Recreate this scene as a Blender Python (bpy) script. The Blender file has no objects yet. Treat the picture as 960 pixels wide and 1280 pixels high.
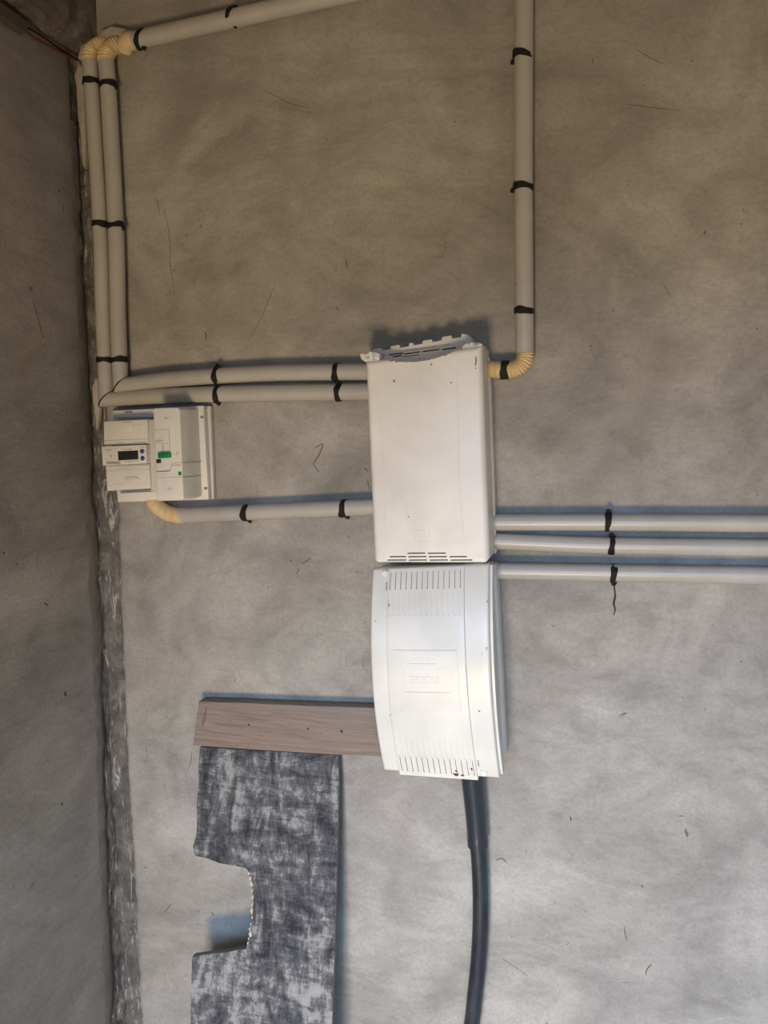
import bpy, bmesh, math, random
from mathutils import Vector, Matrix, noise

random.seed(7)
scene = bpy.context.scene
COL = scene.collection

# ---------------------------------------------------------------- camera
F, CX, CY, DIST = 961.0, 480.0, 640.0, 1.30          # focal length in pixels of the 960x1280 frame
CAM = Vector((0.0, -DIST, 1.45))
n_ = Vector((755 - CX, 541 - CY, F)).normalized()     # wall normal seen in the camera (x right, y down, z forward)
a_ = 172.0
b_ = (n_.x * a_ + n_.z * F) / -n_.y
d_ = Vector((a_, b_, F)).normalized()                 # straight down
r_ = d_.cross(n_)                                     # along the wall
ROT = Matrix((r_, n_, -d_))                           # camera coords -> world


def ray(px, py):
    return ROT @ Vector((px - CX, py - CY, F))


def P(px, py, d=0.0):
    """photo pixel -> point standing d metres off the back wall (plane y = -d)"""
    r = ray(px, py)
    return CAM + r * ((-d - CAM.y) / r.y)


def PX(px, py, x):
    """photo pixel -> point on the plane x = const (left wall)"""
    r = ray(px, py)
    return CAM + r * ((x - CAM.x) / r.x)


cam = bpy.data.cameras.new('camera')
cam.sensor_fit = 'VERTICAL'
cam.sensor_height = 32.0
cam.lens = 32.0 * F / 1280.0
cam.clip_start = 0.01
cam_ob = bpy.data.objects.new('camera', cam)
COL.objects.link(cam_ob)
cx = ROT @ Vector((1, 0, 0)); cy = ROT @ Vector((0, -1, 0)); cz = ROT @ Vector((0, 0, -1))
m4 = Matrix((cx, cy, cz)).transposed().to_4x4()
m4.translation = CAM
cam_ob.matrix_world = m4
scene.camera = cam_ob

# ---------------------------------------------------------------- light
world = bpy.data.worlds.new('world'); scene.world = world
world.use_nodes = True
bg = world.node_tree.nodes['Background']
bg.inputs[0].default_value = (0.45, 0.66, 1.0, 1)      # open sky beyond the open front of the shelter
bg.inputs[1].default_value = 0.18


def area(name, loc, target, sx, sy, power, color, spread=180):
    l = bpy.data.lights.new(name, 'AREA')
    l.shape = 'RECTANGLE'; l.size = sx; l.size_y = sy
    l.energy = power; l.color = color; l.spread = math.radians(spread)
    o = bpy.data.objects.new(name, l); COL.objects.link(o)
    o.location = loc
    o.rotation_euler = (Vector(target) - Vector(loc)).to_track_quat('-Z', 'Y').to_euler()
    return o


# light of the sunlit ground, entering low through the open front behind the photographer
area('open_front_ground_offscreen', (-0.20, -2.4, 0.22), (-0.20, 0, 0.50), 0.46, 0.46, 25.0, (1.0, 0.75, 0.45), 138)
# high blue sky entering through the same open front, slanting down onto the lower wall
area('open_front_sky_offscreen', (0.05, -2.4, 1.45), (0.12, 0, -0.50), 1.2, 0.6, 27.0, (0.42, 0.64, 1.0), 90)
# sun standing over the roof: it reaches only the ground outside
sun = bpy.data.lights.new('sun_offscreen', 'SUN')
sun.energy = 4.5; sun.color = (1.0, 0.84, 0.62); sun.angle = math.radians(0.53)
sun_ob = bpy.data.objects.new('sun_offscreen', sun); COL.objects.link(sun_ob)
sun_ob.location = (0, 3, 6)
sun_ob.rotation_euler = Vector((0.15, -0.55, -1.0)).to_track_quat('-Z', 'Y').to_euler()

scene.view_settings.view_transform = 'Standard'
scene.view_settings.look = 'None'
scene.view_settings.exposure = 0.0
scene.view_settings.gamma = 1.0
scene.view_settings.use_curve_mapping = False


# ---------------------------------------------------------------- materials
def new_mat(name, color=(.8, .8, .8), rough=.5, spec=.5, metal=0):
    m = bpy.data.materials.new(name); m.use_nodes = True
    b = m.node_tree.nodes['Principled BSDF']
    b.inputs['Base Color'].default_value = (*color, 1)
    b.inputs['Roughness'].default_value = rough
    b.inputs['Specular IOR Level'].default_value = spec
    b.inputs['Metallic'].default_value = metal
    return m


class NT:
    def __init__(s, m):
        s.m = m; s.t = m.node_tree; s.b = s.t.nodes['Principled BSDF']
        tc = s.t.nodes.new('ShaderNodeTexCoord'); s.co = tc.outputs['Object']

    def mapping(s, scale=(1, 1, 1), rot=(0, 0, 0), src=None):
        n = s.t.nodes.new('ShaderNodeMapping')
        n.inputs['Scale'].default_value = scale; n.inputs['Rotation'].default_value = rot
        s.t.links.new(src or s.co, n.inputs['Vector']); return n.outputs[0]

    def noise(s, scale, detail=4, rough=.55, dist=0, vec=None):
        n = s.t.nodes.new('ShaderNodeTexNoise')
        n.inputs['Scale'].default_value = scale; n.inputs['Detail'].default_value = detail
        n.inputs['Roughness'].default_value = rough; n.inputs['Distortion'].default_value = dist
        s.t.links.new(vec or s.co, n.inputs['Vector']); return n.outputs['Fac']

    def voronoi(s, scale, vec=None):
        n = s.t.nodes.new('ShaderNodeTexVoronoi')
        n.inputs['Scale'].default_value = scale
        s.t.links.new(vec or s.co, n.inputs['Vector']); return n.outputs['Distance']

    def ramp(s, fac, stops):
        n = s.t.nodes.new('ShaderNodeValToRGB')
        e = n.color_ramp.elements
        while len(e) < len(stops): e.new(.5)
        for k, (p, c) in enumerate(stops):
            e[k].position = p; e[k].color = (*c, 1) if len(c) == 3 else c
        s.t.links.new(fac, n.inputs[0]); return n.outputs[0]

    def mix(s, fac, a, b, mode='MIX'):
        n = s.t.nodes.new('ShaderNodeMix'); n.data_type = 'RGBA'; n.blend_type = mode
        for i, v in ((0, fac), (6, a), (7, b)):
            if isinstance(v, (int, float)): n.inputs[i].default_value = v
            elif isinstance(v, tuple): n.inputs[i].default_value = (*v, 1)
            else: s.t.links.new(v, n.inputs[i])
        return n.outputs[2]

    def math(s, op, a, b):
        n = s.t.nodes.new('ShaderNodeMath'); n.operation = op
        for i, v in ((0, a), (1, b)):
            if isinstance(v, (int, float)): n.inputs[i].default_value = v
            else: s.t.links.new(v, n.inputs[i])
        return n.outputs[0]

    def color(s, c): s.t.links.new(c, s.b.inputs['Base Color'])

    def roughness(s, c): s.t.links.new(c, s.b.inputs['Roughness'])

    def bump(s, h, strength=.3, dist=.002):
        n = s.t.nodes.new('ShaderNodeBump'); n.inputs['Strength'].default_value = strength
        n.inputs['Distance'].default_value = dist
        s.t.links.new(h, n.inputs['Height']); s.t.links.new(n.outputs[0], s.b.inputs['Normal'])


def g(v): return (v, v, v)


def plaster(name, base, seed_rot, contrast=1.0):
    m = new_mat(name, base, .72, .35); t = NT(m)
    v1 = t.mapping((1, 1, 1), (0, seed_rot, 0))
    big = t.noise(2.1, 5, .55, 1.6, v1)
    swirl = t.noise(3.4, 5, .55, 3.4, t.mapping((1.0, 1, 1.5), (0, seed_rot + .5, 0)))
    trowel = t.noise(13, 5, .62, 3.0, t.mapping((1, 1, 2.2), (0, seed_rot - .45, 0)))
    fine = t.noise(160, 3, .6)
    lo = tuple(c * (1 - .30 * contrast) for c in base); hi = tuple(min(1, c * (1 + .20 * contrast)) for c in base)
    c = t.ramp(big, [(.30, lo), (.66, hi)])
    c2 = t.ramp(swirl, [(.30, g(.74)), (.52, g(.97)), (.72, g(1.12))])
    c = t.mix(.85 * contrast, c, c2, 'MULTIPLY')
    c3 = t.ramp(trowel, [(.30, g(.80)), (.5, g(1.0)), (.75, g(1.10))])
    c = t.mix(.5 * contrast, c, c3, 'MULTIPLY')
    c = t.mix(.55, c, t.ramp(fine, [(.28, g(.76)), (.6, g(1.06))]), 'MULTIPLY')
    mid = t.noise(42, 5, .68, 1.5, t.mapping((1, 1, 1.4), (0, seed_rot + .9, 0)))
    c = t.mix(.42, c, t.ramp(mid, [(.30, g(.82)), (.62, g(1.05))]), 'MULTIPLY')
    # brownish stains of their own shape
    st = t.ramp(t.noise(3.3, 6, .6, 2.2, t.mapping((1, 1, 1.3), (0, seed_rot + 1.1, 0))), [(.56, g(0)), (.72, g(1))])
    c = t.mix(t.math('MULTIPLY', st, .35), c, (.30, .255, .20))
    # scattered dark specks
    sp = t.ramp(t.voronoi(26), [(.035, g(1)), (.06, g(0))])
    gate = t.ramp(t.noise(9, 2), [(.56, g(0)), (.60, g(1))])
    c = t.mix(t.math('MULTIPLY', t.math('MULTIPLY', sp, gate), .65), c, (.10, .09, .085))
    t.color(c)
    h = t.math('ADD', t.math('MULTIPLY', trowel, .35), t.math('MULTIPLY', fine, .25))
    h = t.math('ADD', h, t.math('MULTIPLY', swirl, .9))
    t.bump(h, .35, .004)
    return m


M = {}
M['plaster'] = plaster('plaster', (.345, .325, .290), 2.4, 1.0)
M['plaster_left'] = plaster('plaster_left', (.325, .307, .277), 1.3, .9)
M['plaster_smear'] = plaster('plaster_smear', (.44, .40, .34), .7, .8)

m = new_mat('rough_concrete', (.2, .19, .17), .9, .2); t = NT(m)
n1 = t.noise(22, 8, .72, .6); n2 = t.noise(70, 6, .7, .3, t.mapping((1, 1, .6)))
c = t.ramp(n1, [(.28, (.075, .07, .065)), (.5, (.17, .16, .145)), (.66, (.27, .25, .22)), (.80, (.50, .48, .43))])
c = t.mix(.55, c, t.ramp(n2, [(.3, g(.5)), (.7, g(1.3))]), 'MULTIPLY')
lime = t.ramp(t.noise(30, 7, .7, .8, t.mapping((2.5, 2.5, .5))), [(.56, g(0)), (.63, g(1))])
c = t.mix(t.math('MULTIPLY', lime, .65), c, (.62, .61, .57))
t.color(c); t.bump(t.math('ADD', n1, n2), .9, .008); M['concrete'] = m

m = new_mat('beam_concrete', (.2, .18, .15), .9, .2); t = NT(m)
c = t.ramp(t.noise(16, 8, .72, .8), [(.30, (.040, .032, .026)), (.48, (.11, .092, .075)), (.62, (.20, .175, .145)), (.78, (.36, .33, .28))])
t.color(c); t.bump(t.noise(24, 8, .72), .9, .010); M['beam'] = m

m = new_mat('pale_filler', (.34, .32, .29), .85, .2); t = NT(m)
c = t.ramp(t.noise(30, 6, .65, .5), [(.3, (.13, .122, .11)), (.7, (.22, .21, .195))])
t.color(c); t.bump(t.noise(60, 5), .5, .003); M['filler'] = m

m = new_mat('floor_concrete', (.42, .40, .37), .85, .2); t = NT(m)
t.color(t.ramp(t.noise(5, 7, .65, .6), [(.3, (.32, .30, .28)), (.7, (.52, .50, .46))]))
t.bump(t.noise(40, 5), .5, .004); M['floor'] = m


m = new_mat('bounce_ground', (.40, .31, .21), .95, .1); t = NT(m)  # warm tone for the ground added as a bounce surface
t.color(t.ramp(t.noise(1.5, 7, .65, .6), [(.3, (.33, .25, .165)), (.7, (.45, .36, .25))]))
M['ground'] = m


def pvc_mat(name, base, dirt):
    m = new_mat(name, base, .30, .5); t = NT(m)
    sc = t.ramp(t.noise(60, 5, .7, .5, t.mapping((1, 1, 1))), [(.62, g(0)), (.78, g(1))])
    sm = t.noise(9, 5, .6, .8)
    c = t.ramp(sm, [(.3, tuple(v * .84 for v in base)), (.7, base)])
    c = t.mix(t.math('MULTIPLY', sc, dirt), c, (.20, .17, .13))
    t.color(c); t.roughness(t.ramp(sm, [(.3, g(.26)), (.7, g(.42))]))
    return m


M['pvc'] = pvc_mat('grey_white_pvc', (.45, .43, .385), .55)
M['corrugated'] = pvc_mat('yellow_corrugated', (.72, .56, .30), .15)
M['cream'] = pvc_mat('cream_plastic', (.80, .775, .71), .12)
M['cream'].node_tree.nodes['Principled BSDF'].inputs['Roughness'].default_value = .3
M['white_box'] = pvc_mat('off_white_plastic', (.75, .74, .68), .12)
M['box_grey'] = pvc_mat('grey_cream_plastic', (.72, .69, .62), .22)
M['foil'] = new_mat('flaking_white', (.72, .72, .70), .5)
m = M['foil']; t = NT(m)
t.color(t.ramp(t.noise(120, 6, .7, 1), [(.38, (.16, .16, .17)), (.50, (.62, .62, .61)), (.7, (.85, .85, .83))]))
t.bump(t.noise(150, 5), .8, .002)

m = new_mat('black_tape', (.012, .012, .012), .6, .25); t = NT(m)
t.bump(t.noise(220, 4, .7, 1), .8, .002); M['tape'] = m
m = new_mat('black_rubber', (.026, .034, .045), .42, .45); t = NT(m)
c = t.ramp(t.noise(45, 6, .7, .5, t.mapping((1, 1, .35))), [(.45, (.014, .020, .029)), (.72, (.040, .046, .055))])
t.color(c); M['rubber'] = m
M['sleeve'] = new_mat('black_sleeve', (.022, .032, .042), .30, .5)
M['dark'] = new_mat('dark_recess', (.02, .018, .016), .8, .1)
M['mark'] = new_mat('dark_mark', (.06, .05, .045), .9, .1)
M['soft_mark'] = new_mat('faint_scratch', (.16, .138, .115), .9, .1)
M['pale_mark'] = new_mat('pale_scratch', (.50, .44, .34), .9, .1)
M['meter_white'] = pvc_mat('meter_white', (.74, .70, .61), .05)
M['breaker_white'] = pvc_mat('breaker_white', (.78, .75, .68), .05)
M['plate_white'] = pvc_mat('plate_white', (.76, .73, .66), .12)
M['plate_grey'] = pvc_mat('plate_grey', (.64, .61, .55), .1)
m = new_mat('lcd', (.018, .022, .020), .15, .5); M['lcd'] = m
M['blue'] = new_mat('blue_button', (.018, .06, .27), .35)
M['green'] = new_mat('green_toggle', (.0, .22, .065), .35)
M['black'] = new_mat('black_plastic', (.015, .013, .012), .4)
M['ink'] = new_mat('print_grey', (.22, .20, .17), .7)
M['ink_dark'] = new_mat('print_dark', (.07, .065, .06), .7)
M['red_wire'] = new_mat('red_wire', (.12, .018, .013), .5)
M['grey_duct'] = new_mat('grey_duct', (.075, .066, .055), .7)
M['rust'] = new_mat('rust_brown', (.10, .035, .02), .8)

m = new_mat('plank_wood', (.4, .3, .25), .72, .25); t = NT(m)
gv = t.mapping((1.2, 6, 26), (0, -.035, 0))
gr = t.noise(5.5, 7, .62, 1.4, gv); fg = t.noise(30, 5, .7, .3, t.mapping((1, 4, 30), (0, -.035, 0)))
c = t.ramp(gr, [(.28, (.175, .120, .092)), (.48, (.265, .194, .154)), (.7, (.34, .27, .222))])
c = t.mix(.6, c, t.ramp(fg, [(.3, g(.68)), (.65, g(1.08))]), 'MULTIPLY')
gy = t.ramp(t.noise(7, 5, .6, .7, t.mapping((1, 1, 2.2))), [(.42, g(0)), (.66, g(1))])
c = t.mix(t.math('MULTIPLY', gy, .5), c, (.22, .20, .185))
t.color(c); t.bump(fg, .5, .002); M['wood'] = m
M['knot'] = new_mat('dark_knot', (.05, .035, .028), .8)

m = new_mat('weathered_sheet', (.2, .2, .22), .75, .25); t = NT(m)
va = t.noise(13, 9, .74, 1.0, t.mapping((1.9, 1, .65)))
vb = t.noise(30, 8, .76, .6, t.mapping((.5, 1, 1.9)))
vc = t.noise(5.0, 5, .6, .8)
vd = t.noise(75, 6, .75, .3, t.mapping((1, 1, .5)))
f = t.math('ADD', t.math('MULTIPLY', va, .40), t.math('MULTIPLY', vb, .30))
f = t.math('ADD', f, t.math('MULTIPLY', vc, .22))
f = t.math('ADD', f, t.math('MULTIPLY', vd, .22))
c = t.ramp(f, [(.495, (.024, .026, .030)), (.545, (.070, .072, .077)), (.585, (.125, .126, .128)), (.615, (.26, .255, .24)), (.67, (.33, .32, .30))])
t.color(c); t.bump(t.math('ADD', va, vd), .5, .002); M['sheet'] = m
m = new_mat('sheet_edge', (.16, .15, .14), .85, .2); M['sheet_edge'] = m
m = new_mat('splintered_wood', (.55, .47, .34), .85, .2); M['splinter'] = m


# ---------------------------------------------------------------- mesh helpers
def link(name, me, mat, parent=None):
    o = bpy.data.objects.new(name, me)
    COL.objects.link(o)
    if mat is not None and not me.materials:
        me.materials.append(M[mat] if isinstance(mat, str) else mat)
    if parent is not None: o.parent = parent
    return o


def smooth(me, ang=35):
    me.polygons.foreach_set('use_smooth', [True] * len(me.polygons))
    me.set_sharp_from_angle(angle=math.radians(ang))


def mesh(name, verts, faces, mat, parent=None, ang=35):
    me = bpy.data.meshes.new(name)
    me.from_pydata([tuple(v) for v in verts], [], faces)
    bm = bmesh.new(); bm.from_mesh(me)
    bmesh.ops.recalc_face_normals(bm, faces=bm.faces)
    bm.to_mesh(me); bm.free()
    if ang: smooth(me, ang)
    return link(name, me, mat, parent)


def place(o, base):
    """move a mesh object's origin to base without moving its geometry"""
    base = Vector(base)
    o.data.transform(Matrix.Translation(-base)); o.location = base


def thing(name, label, cat, base, group=None):
    o = bpy.data.objects.new(name, None); COL.objects.link(o)
    o.empty_display_size = .02
    o['label'] = label; o['category'] = cat
    if group: o['group'] = group
    return o


def tag(o, label, cat, group=None):
    o['label'] = label; o['category'] = cat
    if group: o['group'] = group
    return o


def struct(o, label=None, cat=None):
    o['kind'] = 'structure'
    if label: o['label'] = label
    if cat: o['category'] = cat
    return o


def prism(name, quad, df, db, mat, parent=None, bevel=.0015, seg=2):
    """front outline given as world x/z points, extruded along y from -df back to -db"""
    bm = bmesh.new()
    f = [bm.verts.new((p[0], -df, p[-1])) for p in quad]
    b = [bm.verts.new((p[0], -db, p[-1])) for p in quad]
    bm.faces.new(f); bm.faces.new(list(reversed(b)))
    k = len(quad)
    for i in range(k):
        bm.faces.new((f[i], b[i], b[(i + 1) % k], f[(i + 1) % k]))
    bmesh.ops.recalc_face_normals(bm, faces=bm.faces)
    if bevel:
        bmesh.ops.bevel(bm, geom=[e for e in bm.edges], offset=bevel, segments=seg, profile=.5, affect='EDGES', clamp_overlap=True)
    me = bpy.data.meshes.new(name); bm.to_mesh(me); bm.free()
    smooth(me, 40)
    return link(name, me, mat, parent)


def pxprism(name, px, df, db, mat, parent=None, bevel=.0015, seg=2):
    return prism(name, [P(x, y, df) for x, y in px], df, db, mat, parent, bevel, seg)


def rect(x0, y0, x1, y1): return [(x0, y0), (x1, y0), (x1, y1), (x0, y1)]


def catmull(pts, step):
    pts = [Vector(p) for p in pts]
    if len(pts) == 2:
        k = max(1, int((pts[1] - pts[0]).length / step))
        return [pts[0].lerp(pts[1], i / k) for i in range(k + 1)]
    ext = [pts[0] * 2 - pts[1]] + pts + [pts[-1] * 2 - pts[-2]]
    out = []
    for i in range(1, len(ext) - 2):
        p0, p1, p2, p3 = ext[i - 1:i + 3]
        k = max(1, int((p2 - p1).length / step))
        for j in range(k):
            s = j / k
            out.append(.5 * ((2 * p1) + (p2 - p0) * s + (2 * p0 - 5 * p1 + 4 * p2 - p3) * s * s + (3 * p1 - p0 - 3 * p2 + p3) * s ** 3))
    out.append(pts[-1]); return out


def sweep(name, pts, rad, mat, parent=None, step=.02, seg=20, ribs=None, rfun=None, caps=True, cut0=None, cut1=None):
    path = catmull(pts, step)
    L = [0]
    for i in range(1, len(path)): L.append(L[-1] + (path[i] - path[i - 1]).length)
    tan = []
    for i in range(len(path)):
        a = path[max(0, i - 1)]; b = path[min(len(path) - 1, i + 1)]
        tan.append((b - a).normalized())
    up = Vector((0, 1, 0))
    if abs(tan[0].dot(up)) > .9: up = Vector((1, 0, 0))
    nrm = (up - tan[0] * up.dot(tan[0])).normalized()
    verts = []; faces = []
    for i, p in enumerate(path):
        nrm = (nrm - tan[i] * nrm.dot(tan[i])).normalized()
        bi = tan[i].cross(nrm)
        r = rad if rfun is None else rfun(L[i] / L[-1])
        if ribs: r *= 1 + ribs[1] * math.cos(2 * math.pi * L[i] / ribs[0])
        for k in range(seg):
            a = 2 * math.pi * k / seg
            v = p + (nrm * math.cos(a) + bi * math.sin(a)) * r
            cut = cut0 if i == 0 else cut1 if i == len(path) - 1 else None
            if cut is not None:                         # mitred end: slide along the tube to the cutting plane
                q, cn = cut; v = v + tan[i] * ((q - v).dot(cn) / tan[i].dot(cn))
            verts.append(v)
    for i in range(len(path) - 1):
        for k in range(seg):
            a = i * seg + k; b = i * seg + (k + 1) % seg
            faces.append((a, b, b + seg, a + seg))
    if caps:
        faces.append(tuple(reversed(range(seg)))); faces.append(tuple(range((len(path) - 1) * seg, len(path) * seg)))
    return mesh(name, verts, faces, mat, parent, 50)


def band(c, axis, rad, parent, width=.010, tilt=0.0, knot=None, seed=0):
    """strip of black tape wound once round a tube, edges uneven"""
    axis = Vector(axis).normalized(); rng = random.Random(seed)
    up = Vector((0, 1, 0)); nrm = (up - axis * up.dot(axis)).normalized(); bi = axis.cross(nrm)
    seg = 28; prof = [(-.5, 0.0), (-.46, .9), (-.2, 1.25), (.15, 1.0), (.46, .95), (.5, 0.0)]
    ph = [rng.uniform(0, 6.28) for _ in range(5)]
    verts = []; faces = []
    for k in range(seg):
        a = 2 * math.pi * k / seg
        w = width * (1 + .16 * math.sin(a * 2 + ph[0]) + .08 * math.sin(a * 5 + ph[1]))
        off = tilt * math.sin(a) + width * .06 * math.sin(a * 3 + ph[2])
        for s, h in prof:
            r = rad + .0016 * h * (1 + .25 * math.sin(a * 4 + ph[3])) - .0004
            verts.append(c + axis * (s * w + off) + (nrm * math.cos(a) + bi * math.sin(a)) * r)
    q = len(prof)
    for k in range(seg):
        for j in range(q - 1):
            a = k * q + j; b = ((k + 1) % seg) * q + j
            faces.append((a, a + 1, b + 1, b))
    if knot is not None:                                # pinched tail where the tape is twisted tight
        d = Vector(knot).normalized(); s0 = c + d * (rad + .001)
        side = axis; q0 = len(verts)
        rings = [(-.003, .0042, .0050), (.001, .0035, .0042), (.003, .0028, .0034), (.005, .0012, .0018)]
        yv = Vector((0, 1, 0))
        for (s, hy, hs) in rings:
            for k in range(8):
                a = 2 * math.pi * k / 8
                verts.append(s0 + d * s + yv * (math.cos(a) * hy) + side * (math.sin(a) * hs * (1 + .2 * math.sin(3 * a + ph[0]))))
        for i in range(len(rings) - 1):
            for k in range(8):
                a = q0 + i * 8 + k; b = q0 + i * 8 + (k + 1) % 8
                faces.append((a, b, b + 8, a + 8))
        faces.append(tuple(range(q0 + 24, q0 + 32)))
    return mesh('tape_band', verts, faces, 'tape', parent, 50)


class Quad:
    """bilinear patch over four photo corners taken at stand-off d; maps (u, v, depth) to the world, v up"""
    def __init__(s, tl, tr, br, bl, d):
        s.c = [P(*q, d) for q in (bl, br, tr, tl)]
        s.W = ((s.c[1] - s.c[0]).length + (s.c[2] - s.c[3]).length) / 2
        s.H = ((s.c[3] - s.c[0]).length + (s.c[2] - s.c[1]).length) / 2

    def __call__(s, u, v, d):
        p = s.c[0].lerp(s.c[1], u).lerp(s.c[3].lerp(s.c[2], u), v)
        return Vector((p.x, -d, p.z))

    def inv(s, px, py, d):
        p = P(px, py, d); u = v = .5
        for _ in range(30):
            q = s(u, v, d); e = 1e-4
            du = (s(u + e, v, d) - q) / e; dv = (s(u, v + e, d) - q) / e
            rx, rz = p.x - q.x, p.z - q.z
            det = du.x * dv.z - du.z * dv.x
            u += (rx * dv.z - rz * dv.x) / det; v += (rz * du.x - rx * du.z) / det
        return u, v


def hf(name, Q, u0, u1, v0, v1, nu, nv, dfun, dback, mat, parent=None, ang=35, us=None, vs=None, top=None):
    """closed solid over a Quad: front height field dfun, back dback"""
    us = us or [u0 + (u1 - u0) * i / nu for i in range(nu + 1)]
    vs = vs or [v0 + (v1 - v0) * j / nv for j in range(nv + 1)]
    nu, nv = len(us) - 1, len(vs) - 1
    fv, bv = [], []
    for v in vs:
        for u in us:
            fv.append(Q(u, v, dfun(u, v))); bv.append(Q(u, v, dback(u, v)))
    w = nu + 1; n = len(fv); faces = []
    for j in range(nv):
        for i in range(nu):
            a = j * w + i
            faces.append((a, a + 1, a + w + 1, a + w))
            faces.append((n + a, n + a + w, n + a + w + 1, n + a + 1))
    loop = list(range(nu)) + [j * w + nu for j in range(nv)] + [nv * w + i for i in range(nu, 0, -1)] + [j * w for j in range(nv, 0, -1)]
    for i, a in enumerate(loop):
        b = loop[(i + 1) % len(loop)]
        faces.append((a, n + a, n + b, b))
    return mesh(name, fv + bv, faces, mat, parent, ang)


def join_mesh(objs):
    """merge helper meshes into the first and drop the others"""
    bm = bmesh.new()
    for o in objs: bm.from_mesh(o.data)
    bm.to_mesh(objs[0].data); bm.free()
    for o in objs[1:]: bpy.data.objects.remove(o)
    return objs[0]


def cut(o, cutters, ang=35):
    c = join_mesh(cutters) if isinstance(cutters, list) else cutters
    md = o.modifiers.new('cut', 'BOOLEAN'); md.operation = 'DIFFERENCE'; md.solver = 'EXACT'; md.object = c
    md.use_self = True
    dg = bpy.context.evaluated_depsgraph_get(); dg.update()
    me = bpy.data.meshes.new_from_object(o.evaluated_get(dg))
    o.modifiers.clear(); o.data = me
    bpy.data.objects.remove(c)
    smooth(me, ang)
    return o


def text_mesh(name, body, mapf, mat, parent, size=1.0, extrude=.0, shear=0, align='CENTER', bold=0):
    cu = bpy.data.curves.new(name, 'FONT')
    cu.body = body; cu.size = size; cu.extrude = extrude; cu.align_x = align; cu.align_y = 'CENTER'; cu.shear = shear; cu.offset = bold
    cu.resolution_u = 2
    o = bpy.data.objects.new(name, cu); COL.objects.link(o)
    dg = bpy.context.evaluated_depsgraph_get(); dg.update()
    me = bpy.data.meshes.new_from_object(o.evaluated_get(dg))
    bpy.data.objects.remove(o)
    for v in me.vertices: v.co = mapf(v.co.x, v.co.y, v.co.z)
    return link(name, me, mat, parent)


def interp(tab, t):
    for (a, x), (b, y) in zip(tab, tab[1:]):
        if a <= t <= b or a >= t >= b: return x + (y - x) * (t - a) / (b - a)
    return tab[0][1] if abs(t - tab[0][0]) < abs(t - tab[-1][0]) else tab[-1][1]


def fbm(x, y, z=0.0, s=1.0): return noise.fractal(Vector((x * s, y * s, z * s)), 1.0, 2.0, 4)


# ---------------------------------------------------------------- the setting
FLOOR_Z, CEIL_Z = -0.30, 2.46
XL = -0.962                                            # left wall plane
# edge of the back wall's plaster along the unplastered corner (z -> x)
edge_px = [(106, 60), (112, 200), (121, 330), (129, 480), (148, 640), (152, 790), (157, 900), (162, 1000), (168, 1092), (174, 1230), (177, 1290)]
edge_tab = sorted([(P(x, y).z, P(x, y).x) for x, y in edge_px])
edge_tab = [(-.4, edge_tab[0][1])] + edge_tab + [(2.9, edge_tab[-1][1])]
zs = [FLOOR_Z + (CEIL_Z - FLOOR_Z) * i / 380 for i in range(381)]
verts, faces = [], []
for z in zs:
    x = interp(edge_tab, z) + .004 * fbm(3.1, 0, z, 22) + .0025 * fbm(7.7, 0, z, 90)
    verts += [(x, .016, z), (x - .001, .004, z), (x + .003, .0008, z), (x + .010, 0, z), (1.6, 0, z), (1.6, .016, z)]
for i in range(len(zs) - 1):
    for k in range(5):
        a = i * 6 + k; faces.append((a, a + 1, a + 7, a + 6))
wall_back = struct(mesh('wall_back', verts, faces, 'plaster', None, 40), 'rough trowelled grey plaster wall behind the boxes and conduits', 'wall')

# left wall, its plaster ending in an uneven edge near the corner (z -> y)
le_px = [(88, 90), (97, 300), (103, 480), (110, 640), (118, 780), (122, 900), (126, 1053), (134, 1250), (136, 1300)]
le_tab = sorted([(PX(x, y, XL).z, PX(x, y, XL).y) for x, y in le_px])
le_tab = [(-.4, le_tab[0][1])] + le_tab + [(2.9, le_tab[-1][1])]
verts, faces = [], []
for z in zs:
    y = interp(le_tab, z) + .006 * fbm(1.7, 0, z, 18) + .003 * fbm(4.7, 0, z, 80)
    verts += [(XL - .008, y, z), (XL - .002, y - .002, z), (XL, y - .010, z), (XL, -2.4, z), (XL - .008, -2.4, z)]
for i in range(len(zs) - 1):
    for k in range(4):
        a = i * 5 + k; faces.append((a, a + 1, a + 6, a + 5))
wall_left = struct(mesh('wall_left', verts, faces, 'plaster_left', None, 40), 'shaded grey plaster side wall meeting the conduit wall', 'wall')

# the unplastered corner strip: rough concrete behind both plaster coats
verts, faces = [], []
nz = 620
cs = [(-.20, 0), (-.12, 0), (-.07, 0), (-.045, 0), (-.03, 0), (-.02, 0), (-.01, 0), (0, 0), (0, .008), (0, .016), (0, .024), (0, .032), (0, .042), (0, .055), (0, .075), (0, .12)]
for j in range(nz + 1):
    z = FLOOR_Z + (CEIL_Z - FLOOR_Z) * j / nz
    for i, (yy, xx) in enumerate(cs):
        w = .006 * fbm(i * .33, 3.0, z, 9) + .0035 * fbm(i * .9, 9.0, z * 2, 20)
        w2 = .006 * fbm(xx * 3, 5.0, z, 11)
        if xx == 0 and yy < 0:
            verts.append((XL - .0065 + w * (1 if i > 2 else .2), yy + .010, z))
        elif xx == 0:
            verts.append((XL - .004 + w * .6, .010 + w2 * .4, z))
        else:
            verts.append((XL + xx, .0085 - (w * .8 if i < 14 else 0), z))
k = len(cs)
for j in range(nz):
    for i in range(k - 1):
        a = j * k + i; faces.append((a, a + 1, a + k + 1, a + k))
trim1 = struct(mesh('trim_1', verts, faces, 'concrete', None, 60), 'rough unplastered concrete strip in the wall corner', 'corner strip')

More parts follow.
